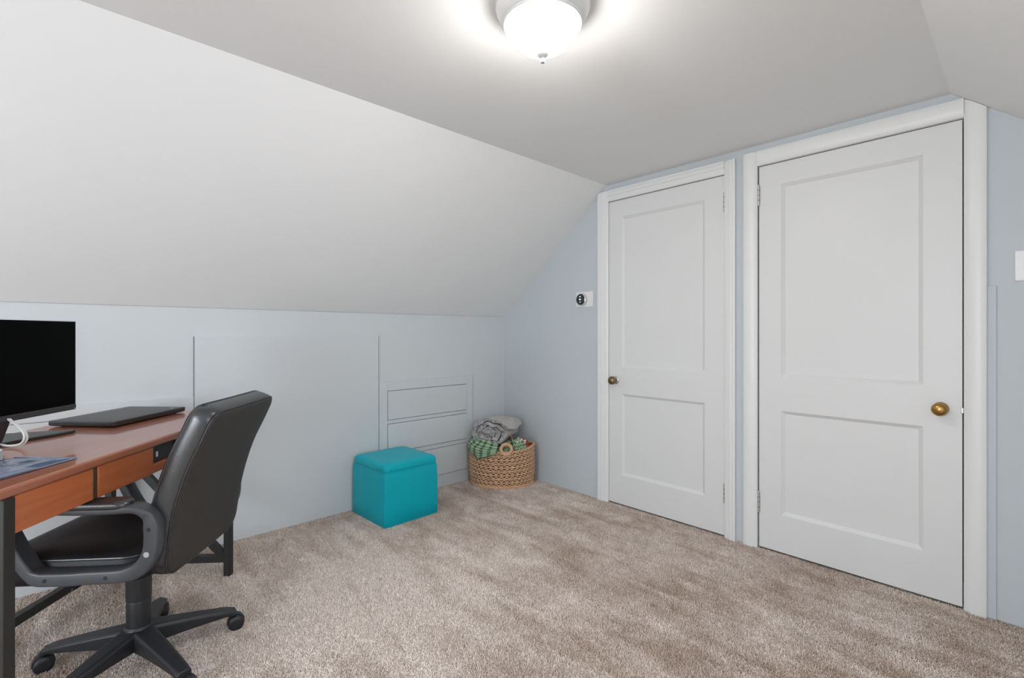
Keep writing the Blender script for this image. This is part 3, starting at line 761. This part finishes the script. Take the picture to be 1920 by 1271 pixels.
# backrest
prof = catmull([(.212, .378), (.221, .44), (.231, .52), (.248, .60), (.280, .70), (.322, .79), (.356, .865), (.361, .878)], 8)
plen = [0]
for i in range(1, len(prof)): plen.append(plen[-1] + (prof[i] - prof[i - 1]).length)
TOT = plen[-1]
def at(s_):
    s_ = max(0, min(TOT, s_))
    for i in range(1, len(prof)):
        if plen[i] >= s_:
            k = (s_ - plen[i - 1]) / (plen[i] - plen[i - 1]); p = prof[i - 1].lerp(prof[i], k); d = (prof[i] - prof[i - 1]).normalized(); return p, Vector((d.y, -d.x))
    return prof[-1], Vector((1, 0))
def bmap(y, s_, tt):
    """y across, s_ along the profile from its middle, tt forward of the rear surface"""
    p, n = at(s_ + TOT / 2)
    ov = max(0, abs(s_) - TOT / 2) * (1 if s_ > 0 else -1)
    cur = .10 * y * y     # wraps slightly forward at the sides
    return (p[0] - n[0] * (tt) - cur + (0 if ov == 0 else n[1] * -ov * 0), y, p[1] - n[1] * tt + ov)
def bw(s_):   # width narrows towards the bottom
    q = (s_ + TOT / 2) / TOT
    return 1.0 - .04 * max(0, .35 - q) / .35 + .0 * q
outline = []
hw_, hh = .222, TOT / 2
for cx, cy, a0, r in ((hw_ - .045, hh - .045, 0, .045), (-hw_ + .045, hh - .045, 90, .045), (-hw_ + .055, -hh + .055, 180, .055), (hw_ - .055, -hh + .055, 270, .055)):
    for k in range(9):
        a = math.radians(a0 + 90 * k / 8); outline.append((cx + r * math.cos(a), cy + r * math.sin(a)))
# densify straight runs
dense = []
for i in range(len(outline)):
    a, b = outline[i], outline[(i + 1) % len(outline)]; d = math.hypot(b[0] - a[0], b[1] - a[1]); n = max(1, int(d / .03))
    for k in range(n): dense.append((a[0] + (b[0] - a[0]) * k / n, a[1] + (b[1] - a[1]) * k / n))
def bl(s_, tt, wr=0):
    return [bmap(y * s_ * bw(v * s_), v * s_, tt + wr * nz((y * 30, v * 30, tt * 50))) for y, v in dense]
L = [bl(.97, .001), bl(.99, .003, .001), bl(1.004, .010, .002), bl(1.012, .028, .003), bl(1.012, .045, .003), bl(1.0, .060, .002), bl(.97, .070), bl(.9, .077), bl(.7, .082), bl(.4, .080), bl(.1, .078)]
bk = MB().loops(L, cap0=False).build('backrest', 'leather', t, smooth=70)
L = [bl(.985, .004), bl(.983, -.002), bl(.975, -.005), bl(.9, -.008), bl(.7, -.010), bl(.4, -.011), bl(.1, -.011)]
MB().loops(L, cap0=False).build('back_panel', 'backpanel', t, smooth=70)
for s_, tt in ((.992, .0005), (.985, .063)):
    MB().tube(bl(s_, tt), .0026, 6, True).build('seam_piping', 'leather', bk, smooth=70)
# arms
def arm(sy):
    yc = .236 * sy
    ctrl = [(.184, .586), (.196, .545), (.192, .480), (.165, .435), (.120, .416), (.03, .413), (-.07, .413), (-.122, .420), (-.158, .465), (-.198, .540), (-.213, .585), (-.192, .609), (-.11, .609), (.02, .605), (.10, .606), (.150, .606)]
    P = catmull([(x, z) for x, z in ctrl], 5, True); n = len(P); L = []
    for i in range(n):
        tng = (P[(i + 1) % n] - P[i - 1]).normalized(); nm = Vector((tng.y, -tng.x))
        x, z = P[i]
        th = .0195
        if x > .12: th = .0215 - .010 * max(0, min(1, (z - .555) / .045))
        elif z > .595: th = .0115
        elif x < -.125: th = .016
        hw2 = .022 if x > .0 and z < .59 else .025
        sec = rr(2 * th, 2 * hw2, .007, 3)
        L.append([(x + nm.x * a, yc + b, z + nm.y * a) for a, b in sec])
    ob = MB().loops(L, closed=True).build('arm', 'armplastic', t, smooth=50)
    for x, z, m, r in ((.192, .548, 'dark', .0065), (.186, .476, 'greyplastic', .0090), (.075, .413, 'dark', .006), (-.085, .413, 'dark', .006)):
        yy = yc + sy * (.0222 if x > 0 else .0252)
        MB().lathe([(.0001, .0012 * sy), (r * .8, .0012 * sy), (r, -.001 * sy), (r, -.004 * sy)], 16, (x, yy, z), 1).build('screw', m, ob, smooth=40)
    o = rr(.335, .060, .028, 6)
    MB().loops([[(x * s_ - .032, yc + y * s_, z) for x, y in o] for s_, z in ((.9, .610), (.99, .613), (1, .620), (.985, .627), (.93, .631), (.6, .6325), (.1, .633))]).build('arm_pad', 'leather', ob, smooth=60)
arm(-1); arm(1)
